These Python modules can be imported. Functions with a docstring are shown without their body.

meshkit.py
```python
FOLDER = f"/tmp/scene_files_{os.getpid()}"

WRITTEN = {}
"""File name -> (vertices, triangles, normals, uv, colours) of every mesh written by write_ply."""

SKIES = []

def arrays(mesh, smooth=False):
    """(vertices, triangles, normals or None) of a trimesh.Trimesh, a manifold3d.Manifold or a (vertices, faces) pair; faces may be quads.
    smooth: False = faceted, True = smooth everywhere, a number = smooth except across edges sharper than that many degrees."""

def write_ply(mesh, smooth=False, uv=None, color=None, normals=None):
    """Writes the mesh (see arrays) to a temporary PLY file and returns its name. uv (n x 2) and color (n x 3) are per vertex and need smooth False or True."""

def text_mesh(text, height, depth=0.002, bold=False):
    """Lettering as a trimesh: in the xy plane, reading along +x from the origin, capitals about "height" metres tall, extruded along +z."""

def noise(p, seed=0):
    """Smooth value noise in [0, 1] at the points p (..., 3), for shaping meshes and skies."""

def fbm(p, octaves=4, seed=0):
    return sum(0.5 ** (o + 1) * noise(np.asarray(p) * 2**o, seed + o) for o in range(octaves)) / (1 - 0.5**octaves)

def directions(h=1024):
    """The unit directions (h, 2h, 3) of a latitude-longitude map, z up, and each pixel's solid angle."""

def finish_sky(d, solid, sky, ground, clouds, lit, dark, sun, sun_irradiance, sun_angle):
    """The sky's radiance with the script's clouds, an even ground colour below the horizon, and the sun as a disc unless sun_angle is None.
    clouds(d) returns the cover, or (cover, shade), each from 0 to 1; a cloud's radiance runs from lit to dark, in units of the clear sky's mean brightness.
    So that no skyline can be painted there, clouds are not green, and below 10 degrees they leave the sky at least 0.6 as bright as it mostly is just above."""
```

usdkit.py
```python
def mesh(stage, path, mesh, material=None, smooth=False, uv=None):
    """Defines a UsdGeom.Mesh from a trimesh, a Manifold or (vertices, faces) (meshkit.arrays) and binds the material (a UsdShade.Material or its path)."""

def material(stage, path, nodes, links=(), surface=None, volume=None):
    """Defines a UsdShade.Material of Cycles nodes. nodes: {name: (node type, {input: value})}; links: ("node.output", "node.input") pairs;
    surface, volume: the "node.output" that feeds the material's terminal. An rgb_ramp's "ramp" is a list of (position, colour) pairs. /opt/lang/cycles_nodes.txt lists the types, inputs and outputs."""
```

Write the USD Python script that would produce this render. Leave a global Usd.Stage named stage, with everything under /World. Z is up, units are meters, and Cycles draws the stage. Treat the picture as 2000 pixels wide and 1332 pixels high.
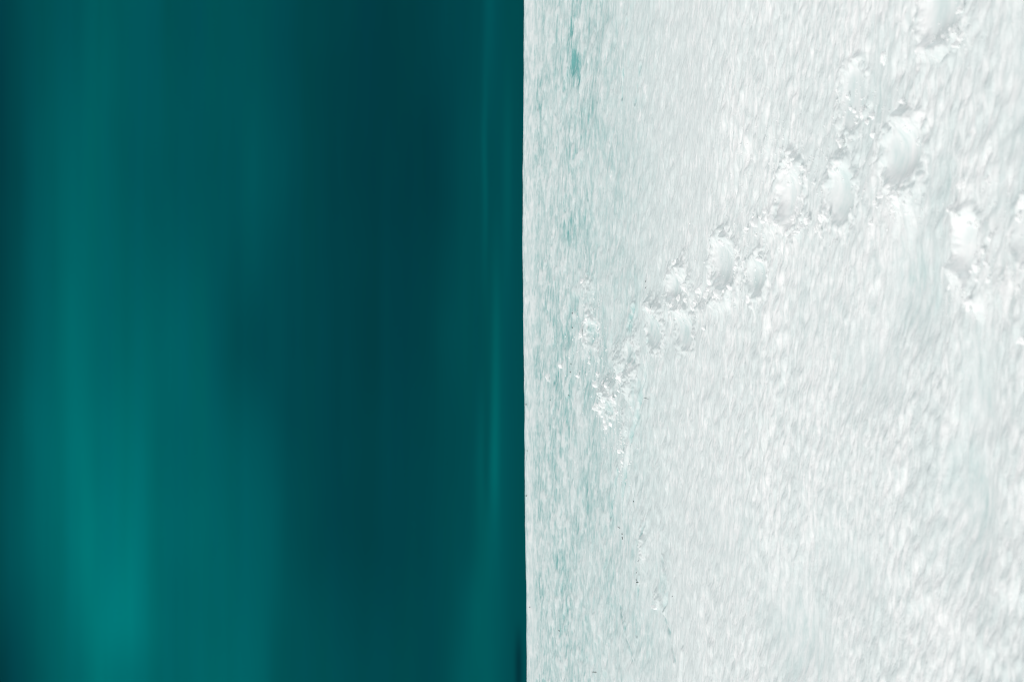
import math
import numpy as np
import trimesh
import usdkit
from meshkit import noise, fbm
from scipy.interpolate import PchipInterpolator, RegularGridInterpolator
from scipy.ndimage import gaussian_filter1d, map_coordinates
from scipy.spatial import cKDTree
from pxr import Gf, Sdf, Usd, UsdGeom, UsdLux, UsdShade, Vt

stage = Usd.Stage.CreateInMemory()
UsdGeom.SetStageUpAxis(stage, UsdGeom.Tokens.z)
UsdGeom.SetStageMetersPerUnit(stage, 1.0)
UsdGeom.Xform.Define(stage, '/World')
UsdGeom.Scope.Define(stage, '/World/Looks')

# ---------------------------------------------------------------- camera, sky, sun, exposure
TILT = math.radians(34.0)          # the bank falls away from the viewer at about this angle
EYE = np.array([0.0, 0.0, 16.0])   # metres above the water
F = 3600.0                         # focal length in pixels of the 2000 pixel wide photograph
A = np.array([0, math.cos(TILT), -math.sin(TILT)])   # forward
N = np.array([0, math.sin(TILT), math.cos(TILT)])    # out of the slope
L = np.array([1.0, 0, 0])                            # along the bank
EXPOSURE = 0.08
SUN_LOCAL = np.array([-0.74, -0.12, 0.58])           # along the bank, downhill, out of the slope
SUN_INT, SUN_ANGLE, SKY = 0.38, 24.0, 0.103
FOCUS, FSTOP = 4.4, 15.0

cam = UsdGeom.Camera.Define(stage, '/World/camera')
cam.CreateHorizontalApertureAttr(36.0)
cam.CreateVerticalApertureAttr(36.0 * 1332 / 2000)
cam.CreateFocalLengthAttr(F * 36.0 / 2000)
cam.CreateClippingRangeAttr(Gf.Vec2f(0.05, 6000))
cam.CreateFStopAttr(FSTOP)
cam.CreateFocusDistanceAttr(FOCUS)
cam.CreateExposureAttr(EXPOSURE)
# the camera is held on its side: picture right = towards the ground, picture up = along the bank
cam.AddTransformOp().Set(Gf.Matrix4d(*(-N), 0, *L, 0, *(-A), 0, *EYE, 1))

sun_dir = SUN_LOCAL[0] * L + SUN_LOCAL[1] * A + SUN_LOCAL[2] * N
sun_dir /= np.linalg.norm(sun_dir)
elev, rot = math.asin(sun_dir[2]), math.atan2(sun_dir[0], sun_dir[1])
usdkit.material(stage, '/World/Looks/sky_light', {
    'co': ('texture_coordinate', {}),
    'st': ('sky_texture', {'sky_type': 'single_scattering', 'sun_disc': False, 'sun_elevation': elev, 'sun_rotation': rot, 'aerosol_density': 1.0}),
    'no': ('noise_texture', {'scale': 2.2, 'detail': 5.0, 'roughness': 0.55}),
    'rp': ('rgb_ramp', {'ramp': [(0.25, (0.80, 0.80, 0.80)), (0.65, (0.97, 0.97, 0.97))]}),
    'mx': ('mix_color', {'b': (6.45, 6.6, 6.58), 'use_clamp': False}),
    'bg': ('background_shader', {'strength': SKY}),
}, [('co.generated', 'no.vector'), ('no.fac', 'rp.fac'), ('rp.color', 'mx.fac'), ('st.color', 'mx.a'), ('mx.result', 'bg.color')], surface='bg.background')
dome = UsdLux.DomeLight.Define(stage, '/World/sky')
UsdShade.MaterialBindingAPI.Apply(dome.GetPrim()).Bind(UsdShade.Material.Get(stage, '/World/Looks/sky_light'))
dome.GetPrim().SetCustomDataByKey('kind', 'structure')
dome.GetPrim().SetCustomDataByKey('label', 'pale overcast sky over the water')

sun = UsdLux.DistantLight.Define(stage, '/World/sun')
sun.CreateIntensityAttr(SUN_INT)
sun.CreateAngleAttr(SUN_ANGLE)
sun.CreateNormalizeAttr(True)
sun.CreateColorAttr(Gf.Vec3f(1.0, 0.965, 0.93))
zx = np.cross([0, 0, 1.0], sun_dir); zx /= np.linalg.norm(zx)
zy = np.cross(sun_dir, zx)
sun.AddTransformOp().Set(Gf.Matrix4d(*zx, 0, *zy, 0, *sun_dir, 0, 0, 0, 40, 1))

# ---------------------------------------------------------------- helpers
rng = np.random.default_rng(11)
names = {}
def numbered(name):
    k = names.get(name, 0); names[name] = k + 1
    return name if k == 0 else f'{name}_{k:03d}'

def tag(prim, **kw):
    for k, v in kw.items():
        if v: prim.SetCustomDataByKey(k, v)

def raw_mesh(path, v, f, n, mat, prims=None):
    m = UsdGeom.Mesh.Define(stage, path)
    used, inv = np.unique(f, return_inverse=True)
    f = inv.reshape(-1, 3)
    m.CreatePointsAttr(Vt.Vec3fArray.FromNumpy(np.ascontiguousarray(v[used], np.float32)))
    m.CreateFaceVertexCountsAttr(Vt.IntArray.FromNumpy(np.full(len(f), 3, np.int32)))
    m.CreateFaceVertexIndicesAttr(Vt.IntArray.FromNumpy(f.astype(np.int32).ravel()))
    m.CreateSubdivisionSchemeAttr('none')
    if n is not None:
        m.CreateNormalsAttr(Vt.Vec3fArray.FromNumpy(np.ascontiguousarray(n[used], np.float32)))
        m.SetNormalsInterpolation('vertex')
    for k, a in (prims or {}).items():
        a = a[used]
        api = UsdGeom.PrimvarsAPI(m)
        if a.ndim == 1:
            api.CreatePrimvar(k, Sdf.ValueTypeNames.FloatArray, 'vertex').Set(Vt.FloatArray.FromNumpy(np.ascontiguousarray(a, np.float32)))
        else:
            api.CreatePrimvar(k, Sdf.ValueTypeNames.Color3fArray, 'vertex').Set(Vt.Vec3fArray.FromNumpy(np.ascontiguousarray(a, np.float32)))
    UsdShade.MaterialBindingAPI.Apply(m.GetPrim()).Bind(mat)
    return m.GetPrim()

def sstep(a, b, x):
    t = np.clip((x - a) / (b - a), 0, 1)
    return t * t * (3 - 2 * t)

def world(l, s, z):
    l, s, z = np.broadcast_arrays(l, s, z)
    return EYE + l[..., None] * L + s[..., None] * A + z[..., None] * N

# ---------------------------------------------------------------- materials
SNOW_A, SNOW_B, ICE = (0.955, 0.955, 0.953), (0.765, 0.825, 0.822), (0.16, 0.44, 0.43)
snow_mat = usdkit.material(stage, '/World/Looks/snow', {
    'gr': ('attribute', {'attribute': 'crust'}),
    'n1': ('noise_texture', {'scale': 60.0, 'detail': 3.0, 'roughness': 0.6, 'distortion': 0.3}),
    'n2': ('noise_texture', {'scale': 150.0, 'detail': 3.0, 'roughness': 0.65}),
    'n3': ('noise_texture', {'scale': 5.0, 'detail': 5.0, 'roughness': 0.6}),
    'fi': ('attribute', {'attribute': 'field'}),
    'fa': ('attribute', {'attribute': 'far'}),
    'n5': ('noise_texture', {'scale': 24.0, 'detail': 4.0, 'roughness': 0.7}),
    'p5': ('map_range', {'from_min': 0.38, 'from_max': 0.62, 'to_min': 0.0, 'to_max': 1.0, 'clamp': True}),
    'g5': ('math', {'math_type': 'multiply'}),
    'a5': ('math', {'math_type': 'add', 'use_clamp': True}),
    'n4': ('noise_texture', {'scale': 26.0, 'detail': 5.0, 'roughness': 0.7}),
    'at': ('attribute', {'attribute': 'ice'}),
    'ar': ('attribute', {'attribute': 'rough'}),
    'p1': ('map_range', {'from_min': 0.36, 'from_max': 0.66, 'to_min': 0.0, 'to_max': 1.0, 'clamp': True}),
    'p3': ('map_range', {'from_min': 0.38, 'from_max': 0.68, 'to_min': 0.0, 'to_max': 0.55, 'clamp': True}),
    'ad': ('math', {'math_type': 'add', 'use_clamp': True}),
    'gd': ('math', {'math_type': 'multiply'}),
    'c1': ('mix_color', {'a': SNOW_A, 'b': SNOW_B}),
    'q1': ('map_range', {'from_min': 0.36, 'from_max': 0.64, 'to_min': 0.1, 'to_max': 1.9, 'clamp': True}),
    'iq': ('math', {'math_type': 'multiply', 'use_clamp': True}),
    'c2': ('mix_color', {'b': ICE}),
    'bs': ('math', {'math_type': 'multiply', 'value2': 1.0}),
    'b1': ('bump', {'distance': 0.0045}),
    'b2': ('bump', {'distance': 0.0012}),
    'rg': ('math', {'math_type': 'multiply_add', 'value2': -0.25, 'value3': 0.75}),
    'pb': ('principled_bsdf', {'specular_ior_level': 0.2}),
}, [('gr.vector', 'n1.vector'), ('gr.vector', 'n2.vector'), ('gr.vector', 'n3.vector'), ('gr.vector', 'n4.vector'),
    ('n1.fac', 'p1.value'), ('n3.fac', 'p3.value'), ('p1.result', 'gd.value1'), ('ar.fac', 'gd.value2'), ('gd.value', 'ad.value1'), ('p3.result', 'ad.value2'), ('fi.vector', 'n5.vector'), ('n5.fac', 'p5.value'), ('p5.result', 'g5.value1'), ('fa.fac', 'g5.value2'), ('ad.value', 'a5.value1'), ('g5.value', 'a5.value2'), ('a5.value', 'c1.fac'),
    ('n4.fac', 'q1.value'), ('q1.result', 'iq.value1'), ('at.fac', 'iq.value2'),
    ('c1.result', 'c2.a'), ('iq.value', 'c2.fac'), ('c2.result', 'pb.base_color'),
    ('ar.fac', 'bs.value1'), ('bs.value', 'b1.strength'), ('bs.value', 'b2.strength'),
    ('n1.fac', 'b1.height'), ('n2.fac', 'b2.height'), ('b1.normal', 'b2.normal'), ('b2.normal', 'pb.normal'),
    ('at.fac', 'rg.value1'), ('rg.value', 'pb.roughness')], surface='pb.BSDF')
clump_mat = usdkit.material(stage, '/World/Looks/loose_snow', {
    'ge': ('geometry', {}),
    'n1': ('noise_texture', {'scale': 160.0, 'detail': 4.0, 'roughness': 0.6}),
    'b1': ('bump', {'distance': 0.002, 'strength': 0.5}),
    'oi': ('object_info', {}),
    'c1': ('mix_color', {'a': (0.965, 0.97, 0.968), 'b': (0.93, 0.945, 0.94)}),
    'pb': ('principled_bsdf', {'roughness': 0.75, 'specular_ior_level': 0.2}),
}, [('ge.position', 'n1.vector'), ('n1.fac', 'b1.height'), ('b1.normal', 'pb.normal'), ('oi.random', 'c1.fac'), ('c1.result', 'pb.base_color')], surface='pb.BSDF')
speck_mat = usdkit.material(stage, '/World/Looks/plant_debris', {
    'oi': ('object_info', {}),
    'c1': ('mix_color', {'a': (0.03, 0.045, 0.045), 'b': (0.09, 0.12, 0.115)}),
    'pb': ('principled_bsdf', {'roughness': 0.8}),
}, [('oi.random', 'c1.fac'), ('c1.result', 'pb.base_color')], surface='pb.BSDF')
water_mat = usdkit.material(stage, '/World/Looks/reflection_painted_water', {  # diffuse colour carries the painted reflection bands
    'ge': ('geometry', {}),
    'at': ('attribute', {'attribute': 'painted_reflections'}),
    'ma': ('mapping', {'scale': (0.05, 0.9, 1.0)}),
    'n1': ('noise_texture', {'scale': 1.0, 'detail': 4.0, 'roughness': 0.55}),
    'mr': ('map_range', {'from_min': 0.3, 'from_max': 0.7, 'to_min': 0.96, 'to_max': 1.04}),
    'mu': ('mix_color', {'blend_type': 'multiply', 'fac': 1.0, 'use_clamp': False}),
    'mb': ('mapping', {'scale': (0.5, 1.3, 1.0)}),
    'n2': ('noise_texture', {'scale': 1.6, 'detail': 3.0}),
    'b1': ('bump', {'distance': 0.02, 'strength': 0.25}),
    'df': ('diffuse_bsdf', {}),
    'gl': ('glossy_bsdf', {'roughness': 0.25, 'color': (0.0, 0.62, 0.66)}),
    'mc': ('mix_closure', {'fac': 0.012}),
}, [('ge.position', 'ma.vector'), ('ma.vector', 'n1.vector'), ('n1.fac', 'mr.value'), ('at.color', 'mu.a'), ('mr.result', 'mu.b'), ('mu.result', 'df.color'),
    ('ge.position', 'mb.vector'), ('mb.vector', 'n2.vector'), ('n2.fac', 'b1.height'), ('b1.normal', 'df.normal'), ('b1.normal', 'gl.normal'), ('df.BSDF', 'mc.closure1'), ('gl.BSDF', 'mc.closure2')], surface='mc.closure')

# ---------------------------------------------------------------- lake: turquoise water, long reflection bands painted into its colour
def lake_point(x, y):
    d = A + (-(x - 1000) / F)[..., None] * N + ((666 - y) / F)[..., None] * L
    t = -EYE[2] / d[..., 2]
    return EYE + t[..., None] * d

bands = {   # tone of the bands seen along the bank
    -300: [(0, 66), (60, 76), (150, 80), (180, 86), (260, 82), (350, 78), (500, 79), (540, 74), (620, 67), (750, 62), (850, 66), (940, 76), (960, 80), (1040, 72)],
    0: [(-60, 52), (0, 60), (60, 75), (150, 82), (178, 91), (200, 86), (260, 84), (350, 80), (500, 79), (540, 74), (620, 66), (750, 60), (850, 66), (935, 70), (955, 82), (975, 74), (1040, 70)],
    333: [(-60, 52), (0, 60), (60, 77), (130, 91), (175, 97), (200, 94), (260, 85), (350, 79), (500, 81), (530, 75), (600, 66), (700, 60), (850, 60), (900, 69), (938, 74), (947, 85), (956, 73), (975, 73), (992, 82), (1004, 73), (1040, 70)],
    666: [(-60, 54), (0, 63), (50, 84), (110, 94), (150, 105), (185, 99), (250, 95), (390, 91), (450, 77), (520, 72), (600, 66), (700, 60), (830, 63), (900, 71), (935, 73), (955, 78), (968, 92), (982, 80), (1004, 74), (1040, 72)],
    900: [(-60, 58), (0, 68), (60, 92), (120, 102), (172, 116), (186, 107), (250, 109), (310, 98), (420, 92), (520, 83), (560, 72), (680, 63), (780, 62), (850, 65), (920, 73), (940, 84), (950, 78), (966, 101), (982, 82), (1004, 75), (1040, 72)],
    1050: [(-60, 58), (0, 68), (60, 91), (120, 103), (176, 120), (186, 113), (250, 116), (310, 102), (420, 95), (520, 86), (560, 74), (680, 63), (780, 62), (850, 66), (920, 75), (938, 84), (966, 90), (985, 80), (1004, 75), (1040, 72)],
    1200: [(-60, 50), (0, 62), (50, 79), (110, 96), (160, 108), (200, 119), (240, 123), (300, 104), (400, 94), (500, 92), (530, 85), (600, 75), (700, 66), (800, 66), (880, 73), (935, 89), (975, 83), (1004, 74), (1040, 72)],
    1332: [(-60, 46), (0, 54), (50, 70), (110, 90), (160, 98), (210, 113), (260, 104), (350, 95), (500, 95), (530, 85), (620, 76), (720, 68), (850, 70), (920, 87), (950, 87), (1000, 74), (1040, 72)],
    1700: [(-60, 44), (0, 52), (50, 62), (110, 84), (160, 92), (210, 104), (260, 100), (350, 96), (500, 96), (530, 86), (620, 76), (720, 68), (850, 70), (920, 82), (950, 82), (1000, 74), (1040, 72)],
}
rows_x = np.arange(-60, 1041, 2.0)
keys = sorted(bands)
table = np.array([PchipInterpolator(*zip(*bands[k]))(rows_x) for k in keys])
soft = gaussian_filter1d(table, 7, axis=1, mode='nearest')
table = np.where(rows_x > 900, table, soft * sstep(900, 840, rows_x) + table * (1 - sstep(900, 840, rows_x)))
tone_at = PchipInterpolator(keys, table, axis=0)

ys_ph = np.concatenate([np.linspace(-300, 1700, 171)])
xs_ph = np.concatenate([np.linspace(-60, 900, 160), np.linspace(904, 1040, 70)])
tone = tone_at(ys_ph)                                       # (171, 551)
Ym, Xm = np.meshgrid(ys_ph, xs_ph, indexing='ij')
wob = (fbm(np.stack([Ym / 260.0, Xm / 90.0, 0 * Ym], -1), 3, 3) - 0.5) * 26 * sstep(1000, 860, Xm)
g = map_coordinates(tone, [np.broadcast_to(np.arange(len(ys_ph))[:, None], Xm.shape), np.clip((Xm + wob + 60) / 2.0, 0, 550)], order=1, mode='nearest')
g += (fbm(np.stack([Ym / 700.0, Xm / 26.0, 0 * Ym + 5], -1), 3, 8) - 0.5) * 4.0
near_shadow = np.exp(-((Xm - 1013) / 7.0) ** 2) * sstep(1195, 1300, Ym) * 24        # dark shadow reflection close under the bank, painted into the water colour
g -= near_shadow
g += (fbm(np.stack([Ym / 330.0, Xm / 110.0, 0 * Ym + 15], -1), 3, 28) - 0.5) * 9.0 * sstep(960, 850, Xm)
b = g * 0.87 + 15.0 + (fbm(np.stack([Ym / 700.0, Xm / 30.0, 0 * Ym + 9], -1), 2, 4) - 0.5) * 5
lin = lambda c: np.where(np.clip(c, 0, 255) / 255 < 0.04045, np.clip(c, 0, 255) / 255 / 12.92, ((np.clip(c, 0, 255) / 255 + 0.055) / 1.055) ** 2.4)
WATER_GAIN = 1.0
painted_reflections = np.stack([0 * g + 0.0005, lin(g) * WATER_GAIN, lin(b) * WATER_GAIN], -1)  # reflected light and dark stored as vertex colour
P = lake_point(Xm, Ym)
# the open lake goes on round the patch that holds the painted bands
def ringed(Q, colour):
    rows, cols = Q.shape[:2]
    idx = np.arange(rows * cols).reshape(rows, cols)
    rim = np.concatenate([idx[0, :], idx[1:, -1], idx[-1, -2::-1], idx[-2:0:-1, 0]])
    flat, col = Q.reshape(-1, 3), colour.reshape(-1, 3)
    c = flat.mean(0)
    base = np.array([0.0005, lin(70.0) * WATER_GAIN, lin(76.0) * WATER_GAIN])
    faces = []
    a_, b_, c_, d_ = idx[:-1, :-1].ravel(), idx[1:, :-1].ravel(), idx[1:, 1:].ravel(), idx[:-1, 1:].ravel()
    faces += [np.stack([a_, b_, c_], 1), np.stack([a_, c_, d_], 1)]
    last = rim
    for grow, mix in ((1.6, 0.6), (4, 1.0), (90, 1.0)):
        new = c + (flat[rim] - c) * grow
        start = len(flat)
        flat = np.vstack([flat, new]); col = np.vstack([col, col[rim] * (1 - mix) + base * mix])
        now = start + np.arange(len(rim))
        l2, n2 = np.roll(last, -1), np.roll(now, -1)
        faces += [np.stack([last, now, n2], 1), np.stack([last, n2, l2], 1)]
        last = now
    f = np.vstack(faces)
    area = np.cross(flat[f[:, 1]] - flat[f[:, 0]], flat[f[:, 2]] - flat[f[:, 0]])[:, 2]
    f = np.where((area < 0)[:, None], f[:, ::-1], f)
    return flat, f, col
wv, wf, wc = ringed(P, painted_reflections)
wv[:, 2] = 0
w = raw_mesh('/World/lake_water', wv, wf, np.tile([0, 0, 1.0], (len(wv), 1)), water_mat, {'painted_reflections': wc})
tag(w, kind='structure', label='deep turquoise lake water with painted reflection bands far below the snow edge')

# ---------------------------------------------------------------- snow bank: one height field over (along the bank, downhill)
prof_x = np.array([2000, 1735, 1530, 1410, 1320, 1230, 1150, 1080, 1024.0])
prof_s = np.array([1.56, 2.145, 2.86, 3.575, 4.55, 5.6, 6.76, 7.93, 9.1])
s_of_x = PchipInterpolator(prof_x[::-1], prof_s[::-1], extrapolate=True)
S_EDGE = 9.1
fine_s = s_of_x(np.linspace(1024, 2000, 400))
z_of_s = PchipInterpolator(fine_s[::-1], (-fine_s * (np.linspace(1024, 2000, 400) - 1000) / F)[::-1])
Z_NEAR = float(z_of_s(1.56))

rows_in = s_of_x(np.linspace(1990, 1024, 920))
s_rows = np.concatenate([[-14, -9, -6, -4, -2.5, -1.5, -0.8, -0.2, 0.2, 0.5, 0.75, 0.95, 1.1, 1.2, 1.3, 1.4, 1.48], np.linspace(1.5, rows_in[0], 30)[:-1], rows_in])
u_in = np.linspace(-0.195, 0.195, 840)
u_out = 0.2 + np.linspace(0, 1, 34)[1:] ** 2
u_cols = np.concatenate([-u_out[::-1], u_in, u_out])
S, U = np.meshgrid(s_rows, u_cols, indexing='ij')
Deff = np.maximum(S, 1.3)
LL = U * Deff + np.sign(U) * np.maximum(np.abs(U) - 0.2, 0) ** 2 * 9.0
spacing = np.gradient(s_rows)[:, None] * np.ones_like(S)

def ground(x, y):
    s = float(s_of_x(x))
    return (666 - y) / F * s, s, s / F          # along, downhill, metres per pixel

h = np.where(S > 1.56, z_of_s(np.clip(S, 1.56, S_EDGE)), Z_NEAR)
ice = np.zeros_like(S)  # bare ice tint; print bowls and hollows also get painted shade
calm = np.zeros_like(S)          # where the wind crust is smooth
crumb = np.zeros_like(S)         # where kicked snow makes it rough

# wind crust: ridges running diagonally over the slope
def ridge(wl, stretch, ang, seed):
    c, s_ = math.cos(ang), math.sin(ang)
    p, q = (LL * c - S * s_) / (wl * stretch), (LL * s_ + S * c) / wl
    return noise(np.stack([p, q, 0 * p + 0.37 * seed], -1), seed) - 0.5
def octave(wl, amp, stretch, ang, seed, near=0.0, far=99.0):
    w_ = sstep(2.0, 4.0, 1.9 * wl / np.maximum(spacing, 1e-4)) * sstep(near - 1.0, near + 0.6, S) * (1 - sstep(far - 0.8, far + 0.8, S))
    if w_.max() < 0.01: return 0
    return amp * w_ * ridge(wl, stretch, ang, seed)
warp = (fbm(np.stack([LL / 0.5, S / 0.5, 0 * S], -1), 2, 77) - 0.5)
crust = (octave(0.0078, 0.0026, 1.5, 0.6, 1) + octave(0.0120, 0.0050, 1.5, 0.65, 2) + octave(0.018, 0.0041, 1.5, 0.6, 3)
         + octave(0.030, 0.0028, 1.5, 0.6, 4) + octave(0.060, 0.0040, 1.8, 0.4, 5) + octave(0.11, 0.007, 1.6, 0.3, 6, near=5.0)
         + octave(0.023, 0.0060, 1.5, 0.9, 8, near=3.0) + octave(0.034, 0.0085, 1.5, 0.9, 9, near=4.2))
flake = sstep(0.50, 0.72, fbm(np.stack([LL / 0.05, S / 0.06, 0 * S + 3], -1), 3, 17)) * sstep(3.6, 7.5, S)
crust = crust + 0.003 * flake
patchy = 0.55 + 0.9 * fbm(np.stack([LL / 0.33, S / 0.5, 0 * S + 2], -1), 3, 21)
drift = 0.035 * (fbm(np.stack([LL / 0.8 + warp, S / 0.6, 0 * S], -1), 3, 31) - 0.5) * sstep(0.5, 2.0, S) * (1 - 0.6 * sstep(7.5, 9.0, S))

# paw prints: (x, y, half width, half height in the photo, turn, depth factor, label)
prints = [
    (1804, 14, 46, 68, 0.35, 0.9, 'large deep paw print at the top with a smooth shaded floor'),
    (1736, 300, 42, 54, 0.2, 1.0, 'broad round paw print with crumbly upper rim'),
    (1535, 380, 25, 58, 0.25, 1.1, 'oval paw print, left of the side by side pair'),
    (1628, 378, 28, 52, 0.1, 1.05, 'oval paw print, right of the side by side pair'),
    (1406, 512, 28, 44, 0.4, 1.1, 'oval paw print in the middle of the track'),
    (1470, 538, 20, 34, 0.1, 1.0, 'small round paw print beside the middle of the track'),
    (1318, 560, 18, 27, 0.1, 1.2, 'small square paw print with bright banks on both sides'),
    (1860, 490, 30, 66, -0.25, 1.1, 'long narrow deep paw print with pointed lower end'),
    (1978, 450, 44, 58, 0.1, 0.9, 'wide paw print cut by the right edge of the picture'),
    (1278, 640, 12, 34, 0.25, 1.1, 'narrow paw print next to a small shallow one'),
    (1337, 645, 18, 32, 0.1, 0.8, 'shallow faint paw print at the middle of the track'),
    (1648, 195, 24, 56, 0.45, 0.55, 'shallow brushed paw print above the side by side pair'),
    (1232, 700, 9, 26, 0.2, 1.0, 'small far paw print above a long bright chute'),
    (1192, 790, 8, 18, 0.1, 0.9, 'tiny far paw print among scattered crumbs'),
    (1152, 650, 8, 20, 0.0, 0.8, 'tiny farthest paw print close to the snow edge'),
]
pit_r, pit_info = [], []
for k, (x, y, wx, hy, turn, df, lab) in enumerate(prints):
    l0, s0, mpp = ground(x + 0.25 * wx, y)
    rl = 1.12 * hy * mpp; rs = max(1.2 * rl, 0.75 * wx / (F * 0.42 / s0 ** 2))
    d = df * (0.145 * rl + 0.29 * wx * mpp)
    R = 2.2 * max(rl, rs)
    near = (np.abs(LL - l0) < R) & (np.abs(S - s0) < R)
    r = np.full_like(S, 9.0)
    dl, ds = LL[near] - l0, S[near] - s0
    c, s_ = math.cos(0.15 * turn), math.sin(0.15 * turn)
    a1, a2 = (dl * c - ds * s_) / rl, (dl * s_ + ds * c) / rs
    edge = (fbm(np.stack([LL[near] / 0.014, S[near] / 0.024, 0 * a1 + k], -1), 3, 40 + k) - 0.5)
    if k == 7: a2 = a2 * (1 + 0.45 * sstep(0.1, -1.0, a1))
    r[near] = np.sqrt(np.abs(a1) ** 2.3 + np.abs(a2) ** 2.3) ** (2 / 2.3) * 1.0 + 0.17 * edge * sstep(0.5, 1.0, np.sqrt(a1 ** 2 + a2 ** 2))
    rc = np.clip(r, 0, 1.12)
    bowl = np.where(r < 0.92, 1 - rc ** 2 * 0.86, np.clip((1.12 - rc) / 0.20, 0, 1) ** 1.5 * (1 - 0.92 ** 2 * 0.86))
    rim = np.exp(-((r - 1.12) / 0.16) ** 2)
    h[near] += -d * bowl[near] + 0.22 * d * rim[near] * (0.3 + 1.2 * noise(np.stack([LL[near] / 0.011, S[near] / 0.018, 0 * a1 + k], -1), 60 + k))
    calm = np.maximum(calm, 1 - sstep(0.80, 1.05, r)); ice = np.maximum(ice, 0.15 * (1 - sstep(0.6, 1.02, r)))  # print floors greyed by ice tint, painting in the bowl shade
    crumb = np.maximum(crumb, np.exp(-((r - 1.25) / 0.3) ** 2) * 0.9)
    pit_r.append(r); pit_info.append((l0, s0, rl, rs, d))

# heaps of pushed-up snow beside the prints: (x, y, half width, half height, height factor)
for x, y, wx, hy, k in [(1738, 236, 34, 22, 0.6), (1745, 388, 36, 30, 0.5), (1535, 330, 26, 18, 0.5), (1628, 320, 26, 20, 0.5), (1335, 522, 20, 26, 0.9),
                        (1350, 560, 9, 24, 0.9), (1415, 476, 18, 18, 0.6), (1282, 612, 16, 26, 1.0), (1330, 605, 30, 20, 0.5), (1848, 412, 24, 14, 0.7), (1985, 385, 26, 16, 0.7),
                        (1232, 735, 12, 44, 1.5), (1182, 770, 22, 30, 0.7), (1145, 655, 8, 22, 0.8), (1205, 690, 14, 28, 0.5), (1885, 590, 18, 26, 0.5), (1838, 535, 14, 22, 0.6), (1470, 505, 18, 12, 0.7),
                        (1308, 558, 5, 30, 0.7), (1233, 765, 9, 30, 1.0), (1192, 775, 12, 26, 1.0), (1212, 710, 9, 20, 0.8), (1150, 620, 10, 26, 0.8), (1270, 600, 12, 18, 0.9), (1222, 830, 5, 40, 0.6), (1143, 560, 14, 30, 0.4), (1165, 690, 8, 22, 0.6), (1365, 605, 16, 14, 0.5), (1395, 590, 40, 16, 0.35), (1468, 590, 14, 24, 0.5), (1500, 435, 34, 24, 0.35), (1870, 25, 12, 50, 0.5), (1800, 90, 24, 20, 0.5), (1240, 660, 8, 26, 0.9), (1255, 1060, 8, 46, 0.9), (1275, 1170, 10, 14, 0.8)]:
    l0, s0, mpp = ground(x + 0.3 * wx, y)
    rl, rs, hh = hy * mpp, max(hy * mpp * 0.8, 0.4 * wx / (F * 0.42 / s0 ** 2)), k * 0.7 * wx * mpp + 0.004
    r2 = ((LL - l0) / rl) ** 2 + ((S - s0) / rs) ** 2
    m = np.exp(-r2); w9 = r2 < 12
    h[w9] += hh * m[w9] * (0.35 + 1.3 * fbm(np.stack([LL[w9] / 0.014, S[w9] / 0.024, 0 * S[w9] + x], -1), 3, int(x)))
    crumb = np.maximum(crumb, m * 0.8)

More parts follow.
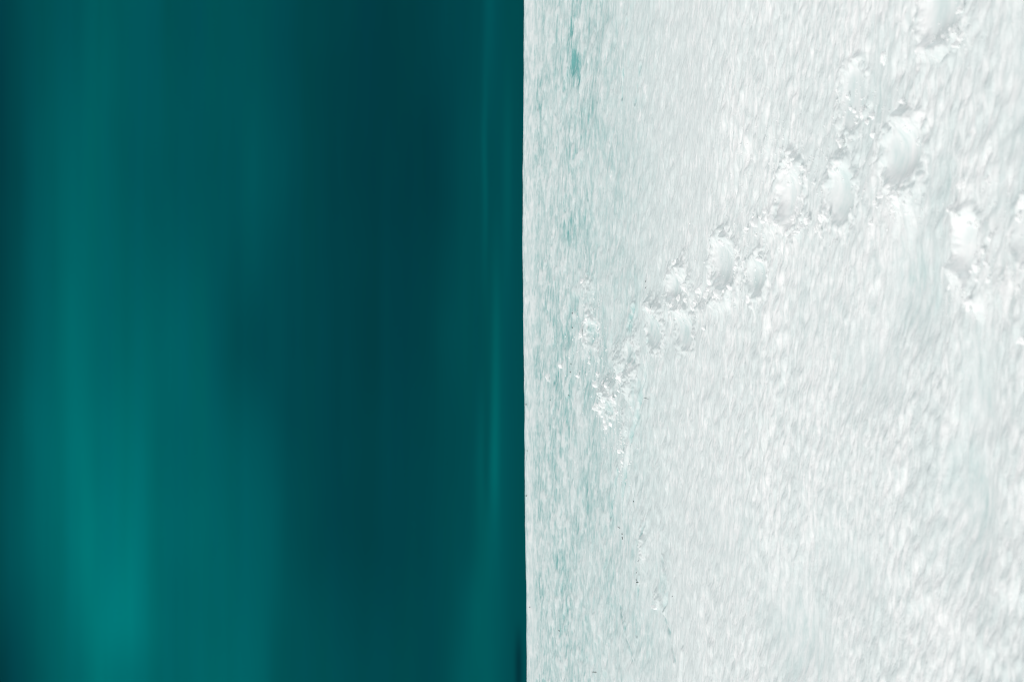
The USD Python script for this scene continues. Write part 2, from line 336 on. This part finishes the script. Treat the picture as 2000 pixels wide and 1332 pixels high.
# grooves and scuffs: polyline in the photo, half width in pixels, depth factor
for pts, wpx, dep in [([(1268, 668), (1258, 740), (1246, 800), (1232, 870), (1224, 930), (1216, 1000)], 5.0, 1.0), ([(1206, 920), (1196, 980), (1192, 1010)], 4.0, 0.8),
                      ([(1252, 1130), (1248, 1180), (1246, 1240)], 3.0, 0.8), ([(1292, 1095), (1297, 1140), (1293, 1185)], 5.0, 1.1), ([(1288, 1180), (1300, 1230), (1318, 1290)], 4.0, 0.35),
                      ([(1212, 1185), (1225, 1230), (1240, 1290)], 3.5, 0.35), ([(1228, 640), (1236, 620), (1241, 600)], 4.0, 1.3), ([(1330, 1332), (1336, 1270)], 5.0, -0.9),
                      ([(1222, 40), (1217, 120), (1210, 190)], 4.0, 0.8), ([(1250, 130), (1240, 200)], 4.0, 0.7), ([(1262, 1010), (1254, 1060), (1245, 1110)], 3.0, 0.6)]:
    q = np.array([ground(*p)[:2] for p in pts]); mpp = ground(*pts[0])[2]
    tt = np.linspace(0, 1, 400); ti = np.linspace(0, 1, len(q))
    line = np.stack([PchipInterpolator(ti, q[:, 0])(tt), PchipInterpolator(ti, q[:, 1])(tt)], 1)
    wl_ = wpx * mpp * 1.3; ws_ = wl_ * 2.6
    near = (LL > line[:, 0].min() - 0.2) & (LL < line[:, 0].max() + 0.2) & (S > line[:, 1].min() - 0.5) & (S < line[:, 1].max() + 0.5)
    wig = 0.8 * (fbm(np.stack([LL[near] / 0.08, S[near] / 0.12, 0 * LL[near]], -1), 3, 33) - 0.5)
    d2 = (cKDTree(line / [wl_, ws_]).query(np.stack([LL[near] / wl_, S[near] / ws_], 1))[0] + wig).clip(0) ** 2
    prof = np.exp(-d2)
    h[near] += -dep * 0.8 * wl_ * prof + dep * 0.4 * wl_ * np.exp(-(np.sqrt(d2) - 1.7) ** 2 * 3)
    calm[near] = np.maximum(calm[near], 0.7 * prof); ice[near] = np.maximum(ice[near], (0.36 if dep > 0 else 0) * prof)

# smooth wind-polished hollows, their shade painted in as ice tint, and bare ice: (x, y, half width, half height, ice, hollow)
for x, y, wx, hy, ic, hol in [(1868, 985, 36, 110, 0.21, 1.4), (1762, 565, 40, 77, 0.20, 1.4), (1545, 1245, 43, 77, 0.18, 1.2), (1990, 120, 40, 143, 0.24, 1.4), (1885, 770, 31, 77, 0.15, 1.0),
                              (1640, 1120, 40, 50, 0.11, 0.6), (1690, 720, 40, 60, 0.09, 0.6), (1430, 1050, 40, 60, 0.07, 0.4), (1580, 620, 30, 60, 0.07, 0.4), (1815, 355, 14, 60, 0.13, 0.5), (1695, 190, 20, 60, 0.14, 0.5), (1925, 390, 24, 50, 0.11, 0.4), (1880, 1290, 60, 30, 0.03, 0.3),
                              (1124, 130, 7, 32, 1.0, 0.8), (1131, 150, 5, 22, 0.8, 0.6), (1117, 60, 6, 40, 0.40, 0.4), (1061, 45, 5, 26, 0.35, 0.3), (1053, 205, 5, 22, 0.40, 0.3), (1084, 735, 6, 24, 0.42, 0.5), (1084, 915, 6, 46, 0.32, 0.5),
                              (1113, 800, 5, 60, 0.15, 0.4), (1054, 735, 6, 20, 0.30, 0.2), (1120, 450, 14, 40, 0.25, 0.3), (1236, 630, 5, 20, 0.35, 0.0), (1286, 1135, 6, 30, 0.30, 0.2), (1088, 1100, 10, 20, 0.25, 0.2),
                              (1215, 1050, 22, 60, 0.12, 0.5), (1265, 1240, 26, 70, 0.12, 0.4), (1062, 1180, 14, 60, 0.14, 0.2), (1175, 700, 16, 60, 0.12, 0.3), (1155, 930, 12, 90, 0.12, 0.3), (1110, 640, 5, 40, 0.22, 0.3)]:
    l0, s0, mpp = ground(x, y)
    gpx = F * 0.42 / s0 ** 2 if x > 1250 else 62.0
    big = 1.5 if x > 1400 else 1.0
    rl, rs = big * hy * mpp, max(big * wx / gpx, 0.02)
    m = np.exp(-(((LL - l0) / rl) ** 2 + ((S - s0 + 0.25 * (LL - l0)) / rs) ** 2))
    w9 = m > 0.002
    m[w9] *= np.clip((0.35 if x < 1300 else 0.7) + (1.3 if x < 1300 else 0.6) * fbm(np.stack([LL[w9] / 0.10, S[w9] / 0.10, 0 * S[w9] + y], -1), 3, int(y)), 0, 1.25)
    ice = np.maximum(ice, ic * m); calm = np.maximum(calm, 0.75 * min(1, hol * 1.2) * m)
    h -= 0.010 * hol * m

# towards the edge the snow is scoured thin over grey-green ice
far = sstep(3.9, 7.4, S)
ice += 0.38 * far * (1 - 0.8 * flake) * (0.35 + 1.2 * fbm(np.stack([LL / 0.16, S / 0.34, 0 * S + 8], -1), 4, 51)) * (1 - crumb)
lipband = sstep(8.55, 8.72, S + 0.10 * (fbm(np.stack([LL / 0.4, 0 * S, 0 * S], -1), 3, 6) - 0.5))
calm = np.maximum(calm, 0.72 * lipband); ice *= 1 - 0.25 * lipband
h += 0.008 * lipband
calm = np.clip(calm, 0, 1)
h += crust * patchy * (1 - calm) + drift
rough_n = fbm(np.stack([LL / 0.011, S / 0.016, 0 * S], -1), 3, 91) - 0.5
lumps = np.maximum(noise(np.stack([LL / 0.012, S / 0.017, 0 * S + 4], -1), 92) - 0.55, 0)
h += crumb * (1 - calm) * (0.009 * rough_n + 0.018 * lumps) * sstep(1.2, 2.2, S)
h += 0.004 * calm * (fbm(np.stack([LL / 0.07, S / 0.07, 0 * S + 6], -1), 2, 15) - 0.5)

# the brink: slightly wavy, and never hidden behind a nearer hump
yy = 666 - U[0] * F
brink_x = np.interp(yy, [-200, 0, 180, 480, 660, 800, 1000, 1150, 1332, 1600], [1024, 1023.5, 1022.5, 1020.5, 1022.5, 1024.5, 1025.5, 1028, 1029, 1031])
brink_x = brink_x + 1.8 * (fbm(np.stack([LL[-1] / 0.12, 0 * yy, 0 * yy], -1), 4, 71) - 0.5)
z_brink = -S_EDGE * (brink_x - 1000) / F
k = sstep(8.2, 9.0, S)
h += k * (z_brink - h[-1])[None, :]
sight = (z_brink / S_EDGE)[None, :]
h = np.where(S > 6.5, np.minimum(h, sight * S - 0.004 * (S_EDGE - S)), h)

# lip and lower face of the bank, down into the lake
ext_l, ext_s, ext_z, ext_ice, ext_calm = [], [], [], [], []
fr = fbm(np.stack([LL[-1] / 0.25, 0 * yy, 0 * yy], -1), 4, 81) - 0.5
for ph in (25, 50, 75, 95):
    a_ = math.radians(ph)
    ext_l.append(LL[-1]); ext_s.append(S_EDGE + 0.018 * math.sin(a_) + 0 * yy); ext_z.append(h[-1] - 0.018 * (1 - math.cos(a_))); ext_ice.append(0.55 + 0 * yy); ext_calm.append(0.8 + 0 * yy)
for dy, dz in ((0.04, -0.12), (0.06, -0.4), (0.25, -0.9), (0.9, -2.0), (2.2, -4.5), (3.6, -7.5), (5.2, -11.5), (6.5, -14)):
    l_, s_, z_ = ext_l[3], ext_s[3], ext_z[3]
    wob = fr * min(1.0, -dz * 0.5)
    vs = (dy + wob) * A[1] + dz * A[2]; vz = (dy + wob) * N[1] + dz * N[2]
    ext_l.append(l_); ext_s.append(s_ + vs); ext_z.append(z_ + vz); ext_ice.append(0.3 + 0 * yy); ext_calm.append(0.5 + 0 * yy)
LL2, S2, H2 = np.vstack([LL, ext_l]), np.vstack([S, ext_s]), np.vstack([h, ext_z])
ice_shade2 = np.clip(np.vstack([ice, ext_ice]), 0, 1)
ice_shade2[len(S) - 3:len(S)] = np.maximum(ice_shade2[len(S) - 3:len(S)], 0.35)
rough2 = np.clip(1 - np.vstack([calm, ext_calm]), 0.06, 1)

V = world(LL2, S2, H2).reshape(-1, 3)
nr, nc = LL2.shape
idx = np.arange(nr * nc).reshape(nr, nc)
a_, b_, c_, d_ = idx[:-1, :-1], idx[:-1, 1:], idx[1:, 1:], idx[1:, :-1]
quads = np.stack([a_, b_, c_, d_], -1)                     # (nr-1, nc-1, 4)
tris = np.concatenate([quads[..., [0, 1, 2]][..., None, :], quads[..., [0, 2, 3]][..., None, :]], -2)
G = V.reshape(nr, nc, 3)
nrm = np.cross(np.gradient(G, axis=1), np.gradient(G, axis=0))
nrm /= np.maximum(np.linalg.norm(nrm, axis=-1, keepdims=True), 1e-12)
if nrm[400, 400] @ N < 0: nrm = -nrm
t0 = G[tris[400, 400, 0] // nc, tris[400, 400, 0] % nc]
if np.cross(t0[1] - t0[0], t0[2] - t0[0]) @ N < 0: tris = tris[..., ::-1]
nrm = nrm.reshape(-1, 3)
cc, cs = math.cos(0.55), math.sin(0.55)
uvw = np.stack([(LL2 * cc - S2 * cs) / 1.6, LL2 * cs + S2 * cc, H2 * 0.5], -1).reshape(-1, 3)
uvw[len(s_rows) * nc:, 2] *= 2
pv = {'ice': ice_shade2.ravel(), 'rough': rough2.ravel(), 'crust': uvw, 'field': np.stack([LL2, S2 * 0.33, 0 * S2], -1).reshape(-1, 3), 'far': (sstep(2.6, 6.0, S2) * (0.25 + 0.75 * rough2)).ravel()}

bank = UsdGeom.Xform.Define(stage, '/World/snow_bank').GetPrim()
tag(bank, kind='structure', label='white wind-crusted snow bank crossed by animal tracks and ending in a clean edge')
owner = np.zeros((nr - 1, nc - 1), int)
for k, r in enumerate(pit_r):
    inside = (r[:-1, :-1] < 1.04)
    owner[:len(r) - 1][inside & (owner[:len(r) - 1] == 0)] = k + 1
owner[len(S) - 3:len(S) + 3] = -1
owner[len(S) + 3:] = -2
raw_mesh('/World/snow_bank/snow_surface', V, tris[owner == 0].reshape(-1, 3), nrm, snow_mat, pv)
tag(raw_mesh('/World/snow_bank/ice_rim', V, tris[owner == -1].reshape(-1, 3), nrm, snow_mat, pv), label='thin pale green icy rim along the edge of the snow')
raw_mesh('/World/snow_bank/lower_face', V, tris[owner == -2].reshape(-1, 3), nrm, snow_mat, pv)
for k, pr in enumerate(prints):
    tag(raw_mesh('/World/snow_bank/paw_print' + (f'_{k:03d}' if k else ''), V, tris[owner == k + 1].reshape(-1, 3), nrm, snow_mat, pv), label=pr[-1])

# ---------------------------------------------------------------- loose snow clumps
row_of = lambda s: np.interp(s, s_rows, np.arange(len(s_rows)))
def height(l, s):
    return float(map_coordinates(h, [[row_of(s)], [np.interp(l / max(s, 1.3), u_cols, np.arange(len(u_cols)))]], order=1)[0])

def clump_shape(size, r, sub):
    m = trimesh.creation.icosphere(subdivisions=sub)
    v = m.vertices.copy()
    off = r.uniform(0, 90, 3)
    cuts = r.normal(size=(9, 3)); cuts /= np.linalg.norm(cuts, axis=1)[:, None]
    for c in cuts:                                   # broken faces
        lim = r.uniform(0.42, 0.85); over = v @ c - lim
        v = v - np.maximum(over, 0)[:, None] * c * 0.85
    v *= (1 + 1.3 * (fbm(v * 1.7 + off, 3, 5) - 0.5))[:, None]
    v *= np.array([r.uniform(0.85, 1.2), r.uniform(0.75, 1.1), r.uniform(0.6, 0.9)])
    q = trimesh.transformations.random_rotation_matrix(r.random(3))[:3, :3]
    v = v @ q.T * size
    return v, m.faces

def put_clump(x, y, half, label, group=None, sub=2, jitter=0.0):
    l0, s0, mpp = ground(x, y)
    size = max(half * mpp * 1.25, 0.0014)
    v, f = clump_shape(size, rng, sub)
    z0 = height(l0, s0)
    base = world(np.array(l0), np.array(s0), np.array(z0 + 0.18 * size))
    name = numbered('snow_clump')
    x_ = UsdGeom.Xform  # placed by its mesh transform
    m = usdkit.mesh(stage, '/World/' + name, (v @ np.stack([L, A, N]), f), clump_mat, smooth=32)
    m.AddTranslateOp().Set(Gf.Vec3d(*base))
    tag(m.GetPrim(), label=label, category='snow clump', group=group)

named = [
    (1866, 18, 12, 'large snow clump on the right rim of the large top print'),
    (1848, 62, 8, 'squarish snow clump below the right rim of the large top print'),
    (1852, 86, 10, 'blocky white snow chunk at lower right of the large top print'),
    (1826, 62, 7, 'rounded snow clump on the lower rim of the large top print'),
    (1800, 80, 8, 'snow clump at lower left of the large top print'),
    (1784, 100, 6, 'snow clump a little below left of the large top print'),
    (1713, 113, 10, 'lone pointed snow chunk left below the large top print'),
    (1625, 178, 5, 'small bright crystal chunk left of the shallow brushed print'),
    (1641, 277, 9, 'smooth snow lump between the pair and the broad round print'),
    (1672, 222, 10, 'large clump at the lower end of the shallow brushed print'),
    (1688, 228, 7, 'snow clump right of the lower end of the shallow brushed print'),
    (1692, 262, 8, 'crusty clump on the upper left rim of the broad round print'),
    (1757, 252, 9, 'peaked clump on the upper right rim of the broad round print'),
    (1768, 275, 7, 'small clump on the right rim of the broad round print'),
    (1752, 200, 7, 'triangular snow chunk above the broad round print'),
    (1738, 372, 12, 'large pushed snow lump below the broad round print'),
    (1760, 380, 11, 'bright lump at lower right of the broad round print'),
    (1692, 436, 5, 'small round snow ball standing alone right of the paired prints'),
    (1867, 357, 13, 'flat bright snow slab above the long narrow print'),
    (1908, 352, 7, 'small bright chunk right of the flat snow slab'),
    (1846, 410, 10, 'clump on the upper left rim of the long narrow print'),
    (1862, 420, 8, 'clump on the upper rim of the long narrow print'),
    (1886, 505, 6, 'small chunk on the right rim of the long narrow print'),
    (1893, 520, 10, 'angular chunk on the lower right rim of the long narrow print'),
    (1870, 566, 10, 'chunk just below the pointed end of the long narrow print'),
    (1889, 596, 12, 'big bright oval chunk below the long narrow print'),
    (1830, 522, 10, 'crusty clump at lower left of the long narrow print'),
    (1985, 395, 13, 'rounded lump on the top rim of the print at the right edge'),
    (1962, 425, 8, 'lump on the left rim of the print at the right edge'),
    (1985, 663, 10, 'isolated bright snow chunk near the right edge below the tracks'),
    (1380, 640, 8, 'isolated flat bright chunk right of the shallow faint print'),
    (1347, 560, 9, 'tall bright clump on the right side of the square print'),
    (1334, 512, 9, 'bright heap above the square print'),
    (1415, 472, 8, 'bright peak at the top of the oval middle print'),
    (1536, 334, 8, 'clump on the top rim of the left paired print'),
    (1630, 328, 9, 'clump on the top rim of the right paired print'),
    (1602, 424, 7, 'clump at the foot of the right paired print'),
    (1553, 434, 7, 'clump between the feet of the paired prints'),
    (1228, 735, 9, 'bright chunk at the head of the long bright chute'),
    (1172, 796, 8, 'bright chunk left of the tiny far print'),
    (1190, 787, 8, 'tall pale chunk above the tiny far print'),
    (1208, 782, 6, 'small chunk right of the tiny far print'),
    (1074, 738, 7, 'isolated white chunk close to the snow edge beside green ice'),
    (1100, 714, 6, 'small white chunk beside dark plant specks near the edge'),
    (1142, 652, 7, 'bright chunk at the tiny farthest print'),
    (1278, 1186, 8, 'lone bright lump among scuffs at the lower middle'),
    (1195, 828, 6, 'small clump below the tiny far print'),
    (1484, 507, 8, 'bright clump on the top rim of the small round print'),
]
for x, y, half, lab in named:
    put_clump(x, y, half, lab, sub=3 if half >= 7 else 2)

spray = [   # crumbs thrown out round the prints: centre, spread, number, largest half size, what the crumbs lie beside
    (1840, 75, 40, 30, 14, 5, 'small loose snow crumb by the lower rim of the large top print'),
    (1665, 225, 34, 40, 22, 4, 'small loose snow crumb by the shallow brushed print'),
    (1740, 392, 44, 26, 28, 6, 'small loose snow crumb below the broad round print'),
    (1555, 435, 66, 28, 48, 6, 'small loose snow crumb at the foot of the paired prints'),
    (1580, 328, 50, 20, 22, 5.5, 'small loose snow crumb above the paired prints'),
    (1400, 575, 50, 22, 26, 5, 'small loose snow crumb below the oval middle print'),
    (1440, 520, 30, 40, 14, 3, 'small loose snow crumb by the small round print'),
    (1330, 600, 34, 18, 20, 5, 'small loose snow crumb below the square print'),
    (1900, 470, 26, 70, 26, 5, 'small loose snow crumb right of the long narrow print'),
    (1870, 560, 34, 30, 14, 5, 'small loose snow crumb below the long narrow print'),
    (1960, 540, 40, 40, 16, 5, 'small loose snow crumb below the print at the right edge'),
    (1190, 775, 24, 60, 44, 4, 'small loose snow crumb by the tiny far print'),
    (1148, 640, 18, 60, 30, 3.5, 'small loose snow crumb by the tiny farthest print'),
    (1220, 870, 8, 40, 8, 3, 'small loose snow crumb along the long groove'),
    (1510, 300, 60, 50, 14, 3, 'small loose snow crumb upper left of the paired prints'),
]
for x, y, sx, sy, n_, big, lab in spray:
    for i in range(int(round(n_ * 0.76))):
        half = max(2.2, 1.75 * big * rng.random() ** 1.2)
        px, py = min(x + sx * rng.normal() * 0.62, 2020), y + sy * rng.normal() * 0.62
        side = ('upper ' if py < y else 'lower ') + ('left' if px < x else 'right')
        where = lab.split(' loose snow crumb ')[1]
        size = 'large' if half > 5.5 else 'small' if half > 3 else 'tiny'
        put_clump(px, py, half, f'{size} loose snow crumb {where}, {side} side', f'{size} loose snow crumbs {where}, {side} side', sub=2)

# finest crumbs nobody could count
vs, fs, n0 = [], [], 0
for i in range(1300):
    x, y, sx, sy, _, big, _ = spray[rng.integers(len(spray))]
    px, py = x + sx * rng.normal() * 0.95, y + sy * rng.normal() * 0.95
    if px < 1050 or px > 2030: continue
    l0, s0, mpp = ground(px, py)
    v, f = clump_shape(max(mpp * rng.uniform(1.0, 2.6), 0.001), rng, 1)
    vs.append(v + np.array([l0, s0, height(l0, s0) + 0.0003])); fs.append(f + n0); n0 += len(v)
v = np.vstack(vs)
m = usdkit.mesh(stage, '/World/snow_grit', (world(v[:, 0], v[:, 1], v[:, 2]), np.vstack(fs)), clump_mat, smooth=50)
tag(m.GetPrim(), kind='stuff', label='fine white snow grit sprinkled around the paw prints', category='snow grit')

# ---------------------------------------------------------------- dark specks and hairs of plant debris
def put_speck(x, y, length, thick, turn, label, group=None, bend=0.0, name='plant_speck', cat='plant debris'):
    l0, s0, mpp = ground(x, y)
    n_ = 7
    t = np.linspace(-0.5, 0.5, n_)
    px = x + length * t * math.sin(turn) * 0.6
    py = y + length * t * math.cos(turn) + bend * (t ** 2 - 0.1) * length
    ring = []
    for i in range(n_):
        l1, s1, _ = ground(px[i], py[i])
        rad = thick * mpp * (1.15 - 1.5 * abs(t[i])) * rng.uniform(0.7, 1.2)
        z1 = height(l1, s1) + rad * 0.9
        for a in np.arange(6) * math.pi / 3:
            ring.append((l1 + rad * math.cos(a) * math.sin(turn), s1 + rad * math.cos(a) * math.cos(turn), z1 + rad * math.sin(a)))
    q = np.array(ring)
    f = []
    for i in range(n_ - 1):
        for j in range(6):
            a0, b0 = i * 6 + j, i * 6 + (j + 1) % 6
            f += [(a0, b0, b0 + 6), (a0, b0 + 6, a0 + 6)]
    for j in range(1, 5):
        f += [(0, j, j + 1), ((n_ - 1) * 6, (n_ - 1) * 6 + j + 1, (n_ - 1) * 6 + j)]
    W = world(q[:, 0], q[:, 1], q[:, 2]); c0 = W.mean(0)
    tm = trimesh.Trimesh(W - c0, f, process=False); tm.fix_normals()
    m = usdkit.mesh(stage, '/World/' + numbered(name), tm, speck_mat, smooth=True)
    m.AddTranslateOp().Set(Gf.Vec3d(*c0))
    tag(m.GetPrim(), label=label, category=cat, group=group)

put_speck(1262, 778, 18, 0.35, 1.4, 'thin dark hair lying right of the long bright chute', name='plant_fibre', bend=0.3)
put_speck(1279, 828, 16, 0.33, 0.9, 'thin curved hair lower right of the long bright chute', name='plant_fibre', bend=0.6)
put_speck(1207, 1030, 12, 0.5, 1.2, 'thin grey fibre just above a row of dark specks', name='plant_fibre')
put_speck(1157, 1312, 9, 0.55, 1.5, 'short dark fibre near the bottom of the picture', name='plant_fibre')
for x, y, lab, grp in [
    (1213.5, 1042.5, 'dark plant speck, topmost in the smooth hollow of lower middle snow', None), (1214, 1049.5, 'dark plant speck in a close pair in the smooth hollow', 'close pair of specks'), (1214.5, 1052, 'dark plant speck in a close pair in the smooth hollow', 'close pair of specks'),
    (1251, 1095, 'lone dark speck above the cluster of lower middle specks', None), (1245, 1118, 'dark speck at the top of the lower middle cluster', None), (1245, 1132, 'left dark speck at the foot of the lower middle cluster', None), (1249, 1136.5, 'right dark speck at the foot of the lower middle cluster', None),
    (1310, 1164, 'small dark speck farthest right below the scuffs', None), (1240, 979, 'lone dark speck high above the lower middle cluster', None), (1094, 1231, 'lone dark speck near the snow edge at the bottom left of the snow', None),
    (1117, 711, 'dark speck right of a small white chunk near the edge', None), (1115, 727, 'dark speck below another one near a small white chunk', None), (1122, 612, 'upper dark speck left of the tiny farthest print', None), (1122, 640, 'lower dark speck left of the tiny farthest print', None),
    (1265, 550, 'upper dark speck left of the square print', None), (1266, 562, 'lower dark speck left of the square print', None), (1027, 790, 'dark speck on the icy rim, highest of the rim specks', None), (1028.5, 880, 'dark speck on the icy rim, second of the rim specks', None),
    (1028, 968, 'dark speck on the icy rim, third of the rim specks', None), (1031, 1185, 'dark greenish speck on the icy rim, lowest of the rim specks', None), (1112, 772, 'dark speck on green ice left of the scattered crumbs', None), (1076, 781, 'dark speck on grey ice near the edge', None)]:
    put_speck(x, y, rng.uniform(2.0, 3.4), rng.uniform(0.7, 1.1), rng.uniform(0, 3), lab, grp)
